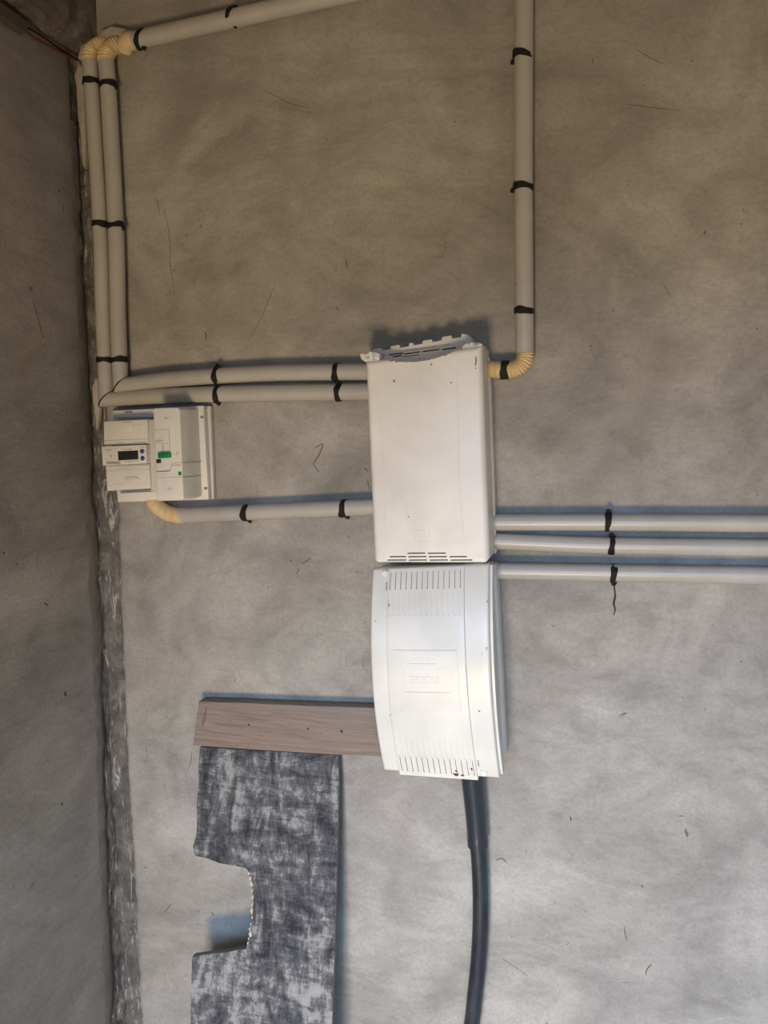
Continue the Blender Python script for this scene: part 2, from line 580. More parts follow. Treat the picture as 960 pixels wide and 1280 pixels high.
# pale smooth filler band running down the left side of the corner
verts, faces = [], []
for j in range(261):
    z = -.25 + 2.3 * j / 260
    y0 = interp(le_tab, z) + .004 * fbm(1.7, 0, z, 18)
    w = .030 + .010 * fbm(2.2, 1, z, 6)
    for q, (s, h) in enumerate(((-.5, .0015), (0, .0032), (.45, .0030), (.8, .001), (1.1, -.006))):
        verts.append((XL - .004 + h + .0015 * fbm(q, 2, z, 25), min(y0 + w * s, -.001), z))
for j in range(260):
    for q in range(4):
        a = j * 5 + q; faces.append((a, a + 1, a + 6, a + 5))
mesh('filler_band', verts, faces, 'filler', trim1, 50)
# plaster smear standing on the strip beside the tall conduits
sm = [(99, 78), (104, 84), (106, 110), (107, 150), (108, 190), (106, 212), (103, 205), (101, 170), (97, 140), (96, 110), (93, 95)]
prism('plaster_smear', [P(x, y, .008) for x, y in sm], .010, -.006, 'plaster_smear', trim1, .003)
sm = [(120, 470), (124, 478), (123, 492), (126, 506), (124, 525), (121, 540), (119, 520), (116, 500), (115, 485)]
prism('plaster_smear', [P(x, y, .004) for x, y in sm], .006, -.006, 'plaster_smear', trim1, .003)

# concrete beam along the top of the left wall
BZ = P(110, 55).z
verts, faces = [], []
bs = [(0, 0), (.012, -.003), (.024, 0), (.036, .004), (.046, .002), (.052, .012), (.055, .04), (.056, .09), (.056, .16), (.056, .28), (.056, .45)]
for j in range(181):
    y = -2.4 * (j / 180) ** 1.6 + .012
    for i, (xx, zz) in enumerate(bs):
        verts.append((XL + xx + (.006 * fbm(i * .5, y, 2, 9) if i else 0), y, BZ - .012 + zz + .009 * fbm(i * .4, y, 7, 8)))
k = len(bs)
for j in range(180):
    for i in range(k - 1):
        a = j * k + i; faces.append((a, a + 1, a + k + 1, a + k))
struct(mesh('trim_2', verts, faces, 'beam', None, 60), 'rough concrete beam along the top of the side wall', 'beam')

# crumbled mortar above the conduit elbows
mo = thing('mortar_lump', 'crumbled mortar lump above the yellow corrugated elbows', 'mortar', (0, 0, 0))
for px in ([(121, 45), (130, 38), (142, 36), (158, 36), (163, 40), (155, 44), (146, 47), (138, 52), (126, 52)],
           [(103, 60), (108, 55), (113, 57), (112, 64), (104, 72), (99, 76), (98, 70)]):
    o = prism('mortar_chunk', [P(x, y, .012) for x, y in px], .018, -.002, 'plaster_smear', mo, .004, 3)
    for v in o.data.vertices:
        v.co += Vector((fbm(v.co.x, v.co.y, v.co.z, 60), fbm(v.co.x, v.co.y, v.co.z + 5, 60), fbm(v.co.x, v.co.y + 3, v.co.z, 60))) * .004

struct(mesh('floor', [(XL - .2, .1, FLOOR_Z), (1.6, .1, FLOOR_Z), (1.6, -2.4, FLOOR_Z), (XL - .2, -2.4, FLOOR_Z)], [(0, 1, 2, 3)], 'floor', None, 0), 'rough concrete floor below the wall', 'floor')
struct(mesh('ceiling', [(XL - .2, .1, CEIL_Z), (1.6, .1, CEIL_Z), (1.6, -2.4, CEIL_Z), (XL - .2, -2.4, CEIL_Z)], [(3, 2, 1, 0)], 'floor', None, 0), 'unseen rough concrete ceiling added to shade the top of the wall', 'ceiling')  # added out of view and set low: blocks sky, darkens the wall's top


struct(mesh('ground', [(-14, 14, FLOOR_Z - .03), (14, 14, FLOOR_Z - .03), (14, -18, FLOOR_Z - .03), (-14, -18, FLOOR_Z - .03)], [(0, 1, 2, 3)], 'ground', None, 0), 'unseen warm ground added outside the open front to bounce sunlight in', 'ground')  # added out of view; its sunlit bounce warms the upper wall


# scratches, drips and small dirt marks on the plaster: thin raised or sunken strokes
def stroke(px, w, mat, parent=wall_back, d=0.0, name='scratch'):
    pts = catmull([P(x, y, d) for x, y in px], .006)
    verts, faces = [], []; n = len(pts)
    for i, p in enumerate(pts):
        a = pts[max(0, i - 1)]; b = pts[min(n - 1, i + 1)]
        tn = (b - a).normalized(); nn = Vector((-tn.z, 0, tn.x))
        ww = w * (.35 + .65 * math.sin(math.pi * (i + .6) / (n + .2))) * (1 + .35 * fbm(i * .7, px[0][0], 0, 1))
        verts += [p + nn * ww + Vector((0, .0004, 0)), p + Vector((0, -.0006, 0)), p - nn * ww + Vector((0, .0004, 0))]
    for i in range(n - 1):
        for q in range(2):
            a = i * 3 + q; faces.append((a, a + 1, a + 4, a + 3))
    return mesh(name, verts, faces, mat, parent, 60)


marks = [
    ([(205, 262), (211, 290), (213, 330), (216, 352), (218, 370)], .0010, 'soft_mark'),
    ([(194, 247), (198, 258), (199, 270)], .0009, 'soft_mark'),
    ([(346, 348), (336, 375), (326, 398), (313, 422)], .0008, 'soft_mark'),
    ([(256, 415), (258, 420), (257, 424)], .0016, 'mark'),
    ([(433, 326), (434, 334)], .0010, 'mark'),
    ([(420, 383), (423, 389)], .0012, 'mark'),
    ([(252, 281), (251, 283), (249, 284)], .0012, 'mark'),
    ([(217, 337), (218, 339)], .0018, 'mark'),
    ([(335, 115), (360, 128), (388, 136)], .0008, 'soft_mark'),
    ([(356, 190), (380, 185), (420, 181)], .0008, 'pale_mark'),
    ([(470, 160), (500, 150), (535, 142)], .0008, 'pale_mark'),
    ([(539, 319), (552, 322), (557, 310), (555, 298)], .0007, 'soft_mark'),
    ([(432, 327), (434, 334)], .0010, 'mark'),
    ([(568, 152), (570, 152)], .0014, 'mark'),
    ([(882, 288), (880, 293)], .0014, 'mark'), ([(926, 279), (927, 281)], .0014, 'mark'),
    ([(780, 130), (820, 135), (850, 138)], .0008, 'soft_mark'), ([(795, 62), (818, 75), (830, 80)], .0008, 'soft_mark'),
    ([(742, 72), (740, 80)], .0008, 'soft_mark'), ([(829, 355), (839, 373)], .0006, 'soft_mark'),
    ([(768, 728), (768, 736), (769, 745), (767, 755), (769, 762), (767, 769)], .0030, 'mark'),
    ([(389, 697), (384, 701), (378, 704)], .0009, 'mark'), ([(374, 711), (371, 717)], .0012, 'mark'),
    ([(774, 894), (783, 891), (776, 896)], .0013, 'soft_mark'), ([(926, 826), (927, 827)], .0022, 'mark'),
    ([(713, 1021), (714, 1026)], .0020, 'mark'), ([(657, 1064), (658, 1065)], .0020, 'mark'),
    ([(620, 1075), (628, 1073), (634, 1079)], .0022, 'soft_mark'), ([(802, 1106), (803, 1110)], .0014, 'mark'),
    ([(781, 1158), (781, 1166), (784, 1176)], .0010, 'mark'), ([(815, 1205), (809, 1211), (807, 1219)], .0012, 'mark'),
    ([(857, 1036), (859, 1046)], .0035, 'soft_mark'), ([(849, 1020), (854, 1020)], .0016, 'soft_mark'),
    ([(697, 1231), (698, 1232)], .0016, 'mark'), ([(682, 1278), (686, 1281)], .0016, 'mark'),
    ([(628, 1198), (660, 1220)], .0010, 'soft_mark'), ([(776, 1228), (787, 1228)], .0008, 'soft_mark'),
    ([(240, 940), (238, 955), (234, 963)], .0010, 'mark'), ([(183, 932), (184, 948), (180, 955)], .0010, 'soft_mark'),
    ([(265, 1140), (267, 1145)], .0014, 'mark'), ([(249, 1138), (246, 1141)], .0014, 'soft_mark'),
    ([(180, 1085), (184, 1084)], .0016, 'soft_mark'), ([(214, 1130), (206, 1140)], .0020, 'soft_mark'),
    ([(432, 821), (434, 834), (440, 832), (444, 826)], .0007, 'soft_mark'), ([(453, 826), (455, 837), (460, 838)], .0007, 'soft_mark'),
    ([(457, 776), (458, 778)], .0014, 'mark'), ([(446, 714), (446, 716)], .0014, 'mark'), ([(435, 671), (437, 671)], .0010, 'mark'),
    ([(294, 847), (293, 853)], .0012, 'soft_mark'), ([(272, 527), (281, 525), (286, 534)], .0008, 'soft_mark'),
    ([(394, 560), (404, 555), (398, 570), (392, 580), (399, 590)], .0022, 'soft_mark'),
]
for px, w, mt in marks: stroke(px, w, mt)
rng = random.Random(3)
for i in range(90):                                    # small flecks of dirt scattered over the plaster
    x, y = rng.uniform(180, 955), rng.uniform(20, 1270); a = rng.uniform(0, 6.28); l = rng.uniform(1.0, 4.0)
    stroke([(x, y), (x + l * math.cos(a), y + l * math.sin(a))], rng.uniform(.0005, .0011), rng.choice(['mark', 'soft_mark', 'soft_mark']), name='dirt_fleck')


def stroke_left(px, w, mat):
    pts = catmull([PX(x, y, XL) for x, y in px], .006); verts, faces = [], []
    for i, p in enumerate(pts):
        a = pts[max(0, i - 1)]; b = pts[min(len(pts) - 1, i + 1)]; tn = (b - a).normalized(); nn = Vector((0, -tn.z, tn.y))
        verts += [p + nn * w - Vector((.0004, 0, 0)), p + Vector((.0006, 0, 0)), p - nn * w - Vector((.0004, 0, 0))]
    for i in range(len(pts) - 1):
        for q in range(2):
            a = i * 3 + q; faces.append((a, a + 1, a + 4, a + 3))
    mesh('scratch', verts, faces, mat, wall_left, 60)


for px, w, mt in [([(38, 358), (39, 364)], .006, 'soft_mark'), ([(42, 378), (48, 400), (54, 423)], .0015, 'mark'),
                  ([(81, 865), (82, 870)], .004, 'mark'), ([(77, 1003), (78, 1007)], .003, 'mark'), ([(4, 690), (5, 692)], .003, 'mark'),
                  ([(20, 705), (21, 706)], .003, 'mark'), ([(44, 690), (46, 710)], .0012, 'soft_mark'), ([(55, 753), (60, 757)], .0018, 'mark'),
                  ([(73, 238), (74, 240)], .003, 'mark'), ([(79, 256), (79, 266)], .0012, 'mark'), ([(41, 1103), (39, 1110)], .003, 'soft_mark')]:
    stroke_left(px, w, mt)


# ---------------------------------------------------------------- conduits
R = .0145
OFF = R + .007


def bands(root, spots, off, axis, rad=R, seed=1):
    for i, s in enumerate(spots):
        px, py = s[0], s[1]; tilt = s[2] if len(s) > 2 else 0.0; kn = s[3] if len(s) > 3 else None
        w = s[4] if len(s) > 4 else .0105
        band(P(px, py, off), axis, rad, root, w, tilt, kn, seed * 17 + i)


G1 = 'grey-white conduits strapped to the wall'
# right vertical conduit with corrugated elbow into the upper box
c = thing('conduit', 'straight vertical conduit ending in a yellow corrugated elbow at the upper box', 'conduit', (0, 0, 0), G1)
p_top, p_bot = P(655, -60, OFF), P(656, 441, OFF)
sweep('tube', [p_top, P(654.5, 220, OFF), p_bot], R * 1.02, 'pvc', c)
el = [P(656, 436, OFF), P(656, 446, OFF), P(652, 455, OFF + .001), P(643, 461, OFF + .002), P(630, 462.5, OFF + .003), P(612, 461.5, OFF + .004), P(604, 461, OFF + .004)]
sweep('corrugated_elbow', el, R * .94, 'corrugated', c, .0008, 24, (.0038, .085))
bands(c, [(653.5, 70, .004, (-1, 0, -.4)), (654, 234, .002, (-1, 0, -.2)), (655, 389, .0015)], OFF, (0, 0, 1), R * 1.02, 2)
band(P(631, 462.5, OFF + .003), (1, 0, 0), R * .98, c, .013, .001, None, 77)

# two tall conduits beside the corner, each mitred into a level run towards the upper box
LO = R + .008


def bent(label, vx, hz, seed, vs, hs, off):
    c = thing('conduit', label, 'conduit', (0, 0, 0), G1)
    V = [P(*q, off) for q in vx]; Hh = [P(*q, off) for q in hz]
    # mitre plane halves the corner at the bend
    q = V[-1]
    d1 = (V[-2] - V[-1]).normalized(); d2 = (Hh[1] - Hh[0]).normalized()
    cn = (d1 - d2).normalized()
    q = Hh[0]
    V[-1] = Vector((V[-1].x, V[-1].y, q.z))
    q = V[-1]
    Hh[0] = Vector((q.x, Hh[0].y, q.z))
    sweep('tube', V, R, 'pvc', c, .03, 24, cut1=(q + cn * .0007, cn))
    sweep('tube', Hh, R, 'pvc', c, .03, 24, cut0=(q - cn * .0007, cn))
    # black jointing squeezed out along the mitre
    u_ = Vector((0, 1, 0)); w_ = cn.cross(u_).normalized(); verts, faces = [], []
    for sgn in (-1, 1):
        for k in range(28):
            a = 2 * math.pi * k / 28
            verts.append(q + cn * (.0012 * sgn) + u_ * (math.cos(a) * (R + .0006)) + w_ * (math.sin(a) * (R + .0006) * 1.40))
    for k in range(28): faces.append((k, (k + 1) % 28, 28 + (k + 1) % 28, 28 + k))
    faces += [tuple(range(28)), tuple(reversed(range(28, 56)))]
    mesh('joint_seal', verts, faces, 'tape', c, 40)
    top = V[0]
    el = [top - Vector((0, 0, .004)), top + Vector((0.000, 0, .008)), top + Vector((.004, .004, .020)), top + Vector((.014, .010, .029)), top + Vector((.026, .020, .032))]
    sweep('corrugated_elbow', el, R * .97, 'corrugated', c, .0008, 24, (.0040, .08))
    ax = (V[0] - V[-1]).normalized()
    bands(c, vs, off, ax, R, seed); 
    for i, s in enumerate(hs):
        band(P(s[0], s[1], off), d2, R, c, .0105, .002, s[2] if len(s) > 2 else None, seed * 31 + i)
    return c


bent('tall conduit nearest the wall corner, bent into the lower of two level runs',
     [(112.5, 76), (114.5, 100), (125.5, 279), (129, 393), (131.5, 450), (133, 499)], [(133, 499), (200, 495), (275, 492.5), (350, 491), (425, 490), (466, 489.5)], 3,
     [(114.7, 103, .001, (-1, 0, .05)), (125.6, 281, .001), (131.5, 450, .001, (-1, 0, 0))], [(273, 493, (0, 0, -1)), (424, 490.5)], LO)
bent('tall conduit second from the wall corner, bent into the upper of two level runs',
     [(132.5, 76), (134.5, 98), (144.6, 279), (147.5, 393), (149.5, 450), (151, 482)], [(151, 482), (200, 475.5), (275, 469.5), (350, 466), (425, 465), (466, 464.5)], 4,
     [(135.2, 107, -.002, (1, 0, -.3)), (144.8, 283, -.002, (1, 0, -.3)), (149.5, 450, -.001)], [(272, 469, (0, 0, 1)), (421, 465.5)], LO)

# sloping conduit leaving the corner towards the ceiling
c = thing('conduit', 'conduit sloping up from the wall corner above the tall pair', 'conduit', (0, 0, 0), G1)
OS = R + .012
s0, s1 = P(166, 51, OS), P(520, -28, OS)
sweep('tube', [s0, s1], R * 1.02, 'pvc', c, .04, 24)
sd = (s1 - s0).normalized()
sweep('corrugated_elbow', [s0 - sd * .020 + Vector((-.002, .006, -.004)), s0 - sd * .010, s0 + sd * .004], R * 1.06, 'corrugated', c, .0008, 24, (.0046, .02))
band(P(177, 49, OS), sd, R * 1.02, c, .010, .007, (.3, 0, -1), 41)
band(P(290, 21, OS), sd, R * 1.02, c, .010, .006, (.3, 0, -1), 42)

# conduit from the meter board to the upper box
c = thing('conduit', 'level conduit leaving the meter board through a yellow corrugated bend', 'conduit', (0, 0, 0), G1)
sweep('tube', [P(226, 644.5, OFF), P(310, 640.5, OFF), P(400, 636.5, OFF), P(474, 633, OFF)], R * 1.0, 'pvc', c, .04, 24)
el = [P(191, 622, .016), P(192.5, 627, .018), P(198, 634, .020), P(210, 641.5, OFF), P(222, 644.5, OFF), P(230, 644.5, OFF)]
sweep('corrugated_bend', el, R * .96, 'corrugated', c, .0008, 24, (.0040, .08))
hd = (P(400, 636.5, OFF) - P(310, 640.5, OFF)).normalized()
band(P(308, 641, OFF), hd, R, c, .011, .002, (.4, 0, -1), 51)
band(P(430, 635.5, OFF), hd, R, c, .011, .002, (.4, 0, -1), 52)

# three conduits running right from the boxes
for lab, pts, bp, sd_, kn in (
        ('topmost of three level conduits leaving the right side of the boxes', [(608, 653), (760, 653), (990, 654.5)], (760, 652), 61, (0, 0, 1)),
        ('middle one of three level conduits leaving the right side of the boxes', [(608, 676), (690, 679.5), (765, 682), (990, 685.5)], (765, 681.5), 62, (0, 0, 1)),
        ('lowest of three level conduits right of the boxes, its tape trailing a black drip', [(616, 713.5), (767, 716), (990, 720)], (767, 717), 63, (0, 0, -1))):
    c = thing('conduit', lab, 'conduit', (0, 0, 0), G1)
    sweep('tube', [P(*q, OFF) for q in pts], R * .97, 'pvc', c, .04, 24)
    band(P(*bp, OFF), (1, 0, 0), R * .98, c, .0095, .001, kn, sd_)

# ---------------------------------------------------------------- upper service box
ub = thing('service_box', 'tall cream plastic service box with vent slots and a broken top edge', 'electrical box', (0, 0, 0))
UD = .095
UQ = Quad((456, 451), (602, 431), (612, 703.5), (467, 703), UD)


def edge_round(Q, u, v, r, u0=0, u1=1, v0=0, v1=1):
    e = []
    for x in ((u - u0) * Q.W, (u1 - u) * Q.W, (v - v0) * Q.H, (v1 - v) * Q.H):
        x = max(0.0, x)
        e.append(0 if x >= r else r - math.sqrt(max(0, r * r - (r - x) ** 2)))
    return max(e)


def arc_v(u):
    s = (u - .487) / .345
    return 1.004 - .040 * (1 - s * s) if abs(s) < 1 else 2


def ud(u, v):
    d = UD - edge_round(UQ, u, v, .009, 0, 1, -.02, 1) - .35 * edge_round(UQ, u, v, .007)
    av = arc_v(u)
    if v > av: d = min(d, UD - .022)
    # slight bow of the moulding
    d += .003 * math.sin(math.pi * u) * math.sin(math.pi * v)
    return d


def fine(n, r, W):
    a = [0]; 
    for k in (.06, .15, .3, .5, .75, 1.0): a.append(k * r / W)
    mid = [a[-1] + (1 - 2 * a[-1]) * i / n for i in range(1, n)]
    return a + mid + [1 - x for x in reversed(a)]


cover = hf('cover', UQ, 0, 1, 0, 1, 0, 0, ud, lambda u, v: .012, 'cream', ub, 28, us=fine(120, .009, UQ.W), vs=fine(260, .009, UQ.H))


def slot_cut(Q, px0, px1, hw, d, df, db):
    """box cutter along a straight photo segment"""
    a = P(*px0, d); b = P(*px1, d); up = Vector((0, 0, hw))
    return prism('cutter', [a - up, b - up, b + up, a + up], df, db, 'dark', None, 0)


cutters = []
zz = lambda x, y: (440 + x / 4.8, 640 + y / 4.8)
for y, segs in ((247, [(333, 440), (455, 563)]), (268, [(225, 325), (338, 447), (460, 568), (585, 690)]), (288.5, [(212, 325), (340, 450), (465, 575), (590, 722)])):
    for x0, x1 in segs:
        cutters.append(slot_cut(UQ, zz(x0, y + .5), zz(x1, y - .5), .0011, UD, .15, UD - .016))
# rounded lower corners
for uc, sg in ((0, 1), (1, -1)):
    r = .0115; ru, rv = r / UQ.W, r / UQ.H
    poly = [UQ(uc - sg * .03, -.03, 0), UQ(uc + sg * ru, -.03, 0), UQ(uc + sg * ru, 0, 0)]
    for k in range(1, 8):
        a = math.pi / 2 * k / 8
        poly.append(UQ(uc + sg * ru * (1 - math.sin(a)), rv * (1 - math.cos(a)), 0))
    poly += [UQ(uc, rv, 0), UQ(uc - sg * .03, rv, 0)]
    cutters.append(prism('cutter', poly, .15, -.02, 'dark', None, 0))
cut(cover, cutters, 28)
# slotted vent face leaning back behind the dipped top edge
vf = lambda u, v: .0915 - (v - .955) * UQ.H * 1.15
vent = hf('vent_face', UQ, .10, .86, .945, 1.030, 4, 6, vf, lambda u, v: .030, 'cream', ub, 30)
cutters = []
z5 = lambda x, y: (440 + x / 5.05, 410 + y / 5.05)
for x0, y0, x1, y1 in ((212, 164, 305, 151), (312, 160, 415, 144), (432, 144, 540, 128), (556, 131, 648, 119), (242, 177, 302, 168), (312, 182, 416, 167), (434, 169, 530, 156)):
    cutters.append(slot_cut(UQ, z5(x0, y0), z5(x1, y1), .0012, .082, .15, .055))
cut(vent, cutters, 28)


def ridge(Q, pts, w, h, dep, mat, parent, name):
    us = [Q.inv(x, y, dep(0, 0) if callable(dep) else dep) for x, y in pts]
    P3 = []
    for (ua, va), (ub_, vb) in zip(us, us[1:]):
        for k in range(13):
            P3.append((ua + (ub_ - ua) * k / 12, va + (vb - va) * k / 12))
    verts, faces = [], []
    for i, (u, v) in enumerate(P3):
        d = dep(u, v)
        p = Q(u, v, d)
        a = Q(*P3[max(0, i - 1)], 0); b = Q(*P3[min(len(P3) - 1, i + 1)], 0)
        if (b - a).length < 1e-6: b = a + Vector((1, 0, 0))
        tn = (b - a).normalized(); nn = Vector((-tn.z, 0, tn.x)) * w
        verts += [p + nn + Vector((0, .0005, 0)), p + nn * .5 - Vector((0, h, 0)), p - nn * .5 - Vector((0, h, 0)), p - nn + Vector((0, .0005, 0))]
    for i in range(len(P3) - 1):
        for q in range(3):
            a = i * 4 + q; faces.append((a, a + 1, a + 5, a + 4))
    return mesh(name, verts, faces, mat, parent, 40)


ridge(UQ, [(476, 470), (481, 560), (485, 672)], .0011, .0006, ud, 'cream', cover, 'raised_line')
ridge(UQ, [(573.5, 462), (575, 560), (577, 620), (581.5, 670)], .0011, .0006, ud, 'cream', cover, 'raised_line')
ridge(UQ, [(520.5, 648.5), (539, 648.3), (540, 676), (521.5, 676), (520.5, 648.5)], .0006, .0004, ud, 'cream', cover, 'raised_frame')
ridge(UQ, [(521, 662), (539.5, 661.5)], .0006, .0004, ud, 'cream', cover, 'raised_frame')

# rear case: a little larger than the cover towards the wall, toothed along the top
case = [UQ(u, v, 0) for u, v in ((-.004, .012), (1.012, .012), (1.012, .955), (.985, .985), (.02, .98), (-.004, .96))]
prism('rear_case', case, .030, .001, 'box_grey', ub, .003)
tt = lambda x, y, d=.055: P(440 + x / 5.05, 410 + y / 5.05, d)
out = [(70, 205), (70, 163), (128, 152), (130, 133), (185, 124), (187, 143), (242, 134), (243, 114), (300, 105), (302, 124), (358, 114), (359, 96), (385, 91), (387, 108),
       (443, 98), (444, 80), (505, 70), (507, 87), (565, 76), (566, 56), (628, 45), (630, 66), (688, 57), (690, 34), (735, 42), (752, 62), (757, 95), (757, 130), (690, 150), (420, 190)]
prism('toothed_rim', [tt(x, y) for x, y in out], .055, .003, 'box_grey', ub, .0012)
# broken lugs where the top of the cover snapped off
for px in ([(52, 166), (75, 158), (82, 166), (110, 150), (150, 152), (182, 160), (180, 196), (172, 214), (90, 216), (72, 205), (60, 190)],
           [(692, 108), (720, 100), (760, 92), (815, 94), (826, 104), (824, 148), (790, 150), (694, 160)]):
    o = prism('broken_lug', [P(440 + x / 5.05, 410 + y / 5.05, .086) for x, y in px], .090, .050, 'foil', ub, .0022, 3)
    for v in o.data.vertices:
        v.co += Vector((fbm(v.co.x, v.co.y, v.co.z, 130), fbm(v.co.x, v.co.y, v.co.z + 5, 130), fbm(v.co.x, v.co.y + 3, v.co.z, 130))) * .0014
# scuffs on the cover
for px in ([(538, 455), (540, 456)], [(563, 478), (564.5, 479)], [(492, 475), (493, 478)], [(594.5, 446), (595, 452), (594, 457)], [(594, 460), (595, 461)], [(510, 645.5), (511, 646.5)], [(524, 448), (525, 449)], [(455, 585), (461, 590)], [(459.5, 600), (462, 612)]):
    stroke(px, .0009, 'soft_mark', cover, UD + .0026, 'scuff')

# ---------------------------------------------------------------- lower fuse box
lb = thing('fuse_box', 'bowed off-white fuse box with slotted panel hanging below the service box', 'electrical box', (0, 0, 0))
LD = .098
LQ = Quad((466, 711), (611, 705), (624.5, 973), (480, 963), LD)


def prof(v): return LD + .040 * (1 - (2 * v - 1) ** 2)


prism('rear_case', [LQ(u, v, 0) for u, v in ((.02, .03), (1.02, .03), (1.02, .975), (.02, .985))], .045, .001, 'box_grey', lb, .004)
hf('rear_case_front', LQ, .012, .992, .012, .99, 12, 30, lambda u, v: prof(v) - .020, lambda u, v: .040, 'box_grey', lb, 40)
hf('gasket_groove', LQ, .006, .990, .012, .992, 4, 30, lambda u, v: prof(v) - .0165, lambda u, v: prof(v) - .024, 'plate_grey', lb, 40)
vsf = fine(70, .004, LQ.H)
lcover = hf('cover', LQ, 0, 1, 0, 1, 0, 0, lambda u, v: prof(v) - edge_round(LQ, u, v, .004), lambda u, v: prof(v) - .016, 'white_box', lb, 28, us=fine(16, .004, LQ.W), vs=vsf)
hf('cover_lip', LQ, .99, 1.022, .006, .99, 2, 40, lambda u, v: prof(v) - .013, lambda u, v: prof(v) - .030, 'white_box', lb, 40)


# centre panel following photo edges
def pu(v):                                            # left/right edges in u along v
    return interp([(0, .143), (1, .147)], v), interp([(0, .822), (1, .800)], v)


PQ0, PQ1 = pu(0), pu(1)


class Sub:
    def __init__(s): s.W = LQ.W * .66; s.H = LQ.H
    def __call__(s, u, v, d):
        a, b = pu(v); return LQ(a + (b - a) * u, v, d)


SQ = Sub()
panel = hf('front_panel', SQ, 0, 1, -.012, 1, 0, 0, lambda u, v: prof(max(0, v)) + .0045 - edge_round(SQ, u, v, .002, 0, 1, -.012, 1.0), lambda u, v: prof(max(0, v)) - .004,
           'white_box', lb, 28, us=fine(14, .002, SQ.W), vs=[-.012 + 1.012 * x for x in fine(70, .002, LQ.H)])
top = lambda v: prof(max(0, min(1, v))) + .0045
cutters = []
for i in range(14):
    u = .036 + i * .0705
    cutters.append(hf('cutter', SQ, u - .0052, u + .0052, .905, .982, 1, 5, lambda a, v: .25, lambda a, v: top(v) - .012, 'dark'))
    cutters.append(hf('cutter', SQ, u - .016, u + .013, .79, .895, 1, 5, lambda a, v: .25, lambda a, v: top(v) - .0011, 'dark'))
    cutters.append(hf('cutter', SQ, u + .012 - .0048, u + .012 + .0048, .012, .098, 1, 5, lambda a, v: .25, lambda a, v: top(v) - .012, 'dark'))
    cutters.append(hf('cutter', SQ, u - .012, u + .020, .103, .205, 1, 5, lambda a, v: .25, lambda a, v: top(v) - .0011, 'dark'))
cut(panel, cutters, 28)
label = hf('label_plate', SQ, .085, .900, .352, .635, 4, 12, lambda a, v: top(v) + .0013, lambda a, v: top(v) - .002, 'white_box', panel, 28)
cut(label, [hf('cutter', SQ, .215, .785, .442, .545, 1, 6, lambda a, v: .25, lambda a, v: top(v) + .0003, 'dark'),
            hf('cutter', SQ, .290, .640, .575, .607, 1, 4, lambda a, v: .25, lambda a, v: top(v) + .0005, 'dark')], 28)


def on_panel(u, v, z): return SQ(u, v, top(v) + .0003 + z)


text_mesh('embossed_lettering', 'EREDIS', lambda x, y, z: on_panel(.475 + x / SQ.W, .497 + y / SQ.H, z + .0003), 'white_box', panel, .0155, .0005, 0, 'CENTER', .0002)
for k, (w, g_) in enumerate(((.030, .012), (.034, .010), (.030, .012), (.034, .040), (.030, .012), (.032, .010))):   # moulded line worn past reading
    u0 = .315 + sum(a + b for a, b in ((.030, .012), (.034, .010), (.030, .012), (.034, .040), (.030, .012), (.032, .010))[:k])
    hf('worn_moulding', SQ, u0, u0 + w, .582, .600, 1, 2, lambda a, v: top(v) + .0010, lambda a, v: top(v) - .0005, 'white_box', panel, 28)


def screw(u, v, lift, parent, ang):
    p = LQ(u, v, prof(v) + lift)
    verts, faces = [], []; n = 28
    for r, y in ((.0064, .004), (.0064, -.0012), (.0056, -.0020), (.0050, -.0012), (.0046, -.0012), (.0042, -.0030), (.0, -.0032)):
        for k in range(n):
            a = 2 * math.pi * k / n; verts.append(p + Vector((math.cos(a) * r, y, math.sin(a) * r)))
    for i in range(6):
        for k in range(n):
            a = i * n + k; b = i * n + (k + 1) % n; faces.append((a, b, b + n, a + n))
    o = mesh('screw', verts, faces, 'white_box', parent, 30)
    c_, s_ = math.cos(ang), math.sin(ang)
    q = [(-.0037, -.0006), (.0037, -.0006), (.0037, .0006), (-.0037, .0006)]
    prism('screw_slot', [(p.x + x * c_ - z * s_, 0, p.z + x * s_ + z * c_) for x, z in q], -p.y + .0035, -p.y + .001, 'plate_grey', o, 0)
    return o


us_, vs_ = LQ.inv(481.5, 717, LD + .005); screw(us_, vs_, .001, lb, -.6)
us_, vs_ = LQ.inv(605, 965, LD + .003); screw(us_, vs_, .001, lb, .3)
cutters = []
for (x0, y0, x1, y1) in ((484.3, 727, 483.8, 737), (598.5, 947, 600.5, 957)):
    u0, v0 = LQ.inv(x0, y0, LD + .005); u1, v1 = LQ.inv(x1, y1, LD + .005); e = .0036
    cutters.append(hf('cutter', LQ, u0 - e, u0 + e, min(v0, v1), max(v0, v1), 1, 2, lambda u, v: .25, lambda u, v: prof(v) - .010, 'dark'))
cut(lcover, cutters, 28)
# rust and dirt on the cover
for px, w, mt in (([(567, 967), (570, 969), (573, 968)], .0024, 'rust'), ([(569, 963), (571, 965)], .0012, 'rust'), ([(576, 969), (580, 970)], .0016, 'rust'), ([(589, 960), (590, 963)], .0013, 'mark'),
                  ([(608, 809), (608.5, 814)], .0010, 'rust'), ([(603, 815), (602, 830)], .0008, 'pale_mark'), ([(598, 888), (600, 890)], .0009, 'mark'), ([(548, 836), (550, 837)], .0009, 'mark'),
                  ([(487, 894), (488, 895)], .0012, 'soft_mark'), ([(469, 776), (470, 777)], .0010, 'mark'), ([(609, 751), (609, 753)], .001, 'rust'), ([(486, 755), (486, 764)], .0008, 'rust')):
    uu, vv = LQ.inv(*px[0], .12); dd = prof(min(1, max(0, vv))) + (.0047 if .146 < uu < .80 else .0003)
    uu, vv = LQ.inv(*px[0], dd); dd = prof(min(1, max(0, vv))) + (.0047 if .146 < uu < .80 else .0003)
    stroke(px, w, mt, lcover, dd, 'scuff')

# ---------------------------------------------------------------- meter board, meter and breaker
zm = lambda x, y: (120 + x / 6.0, 500 + y / 6.0)


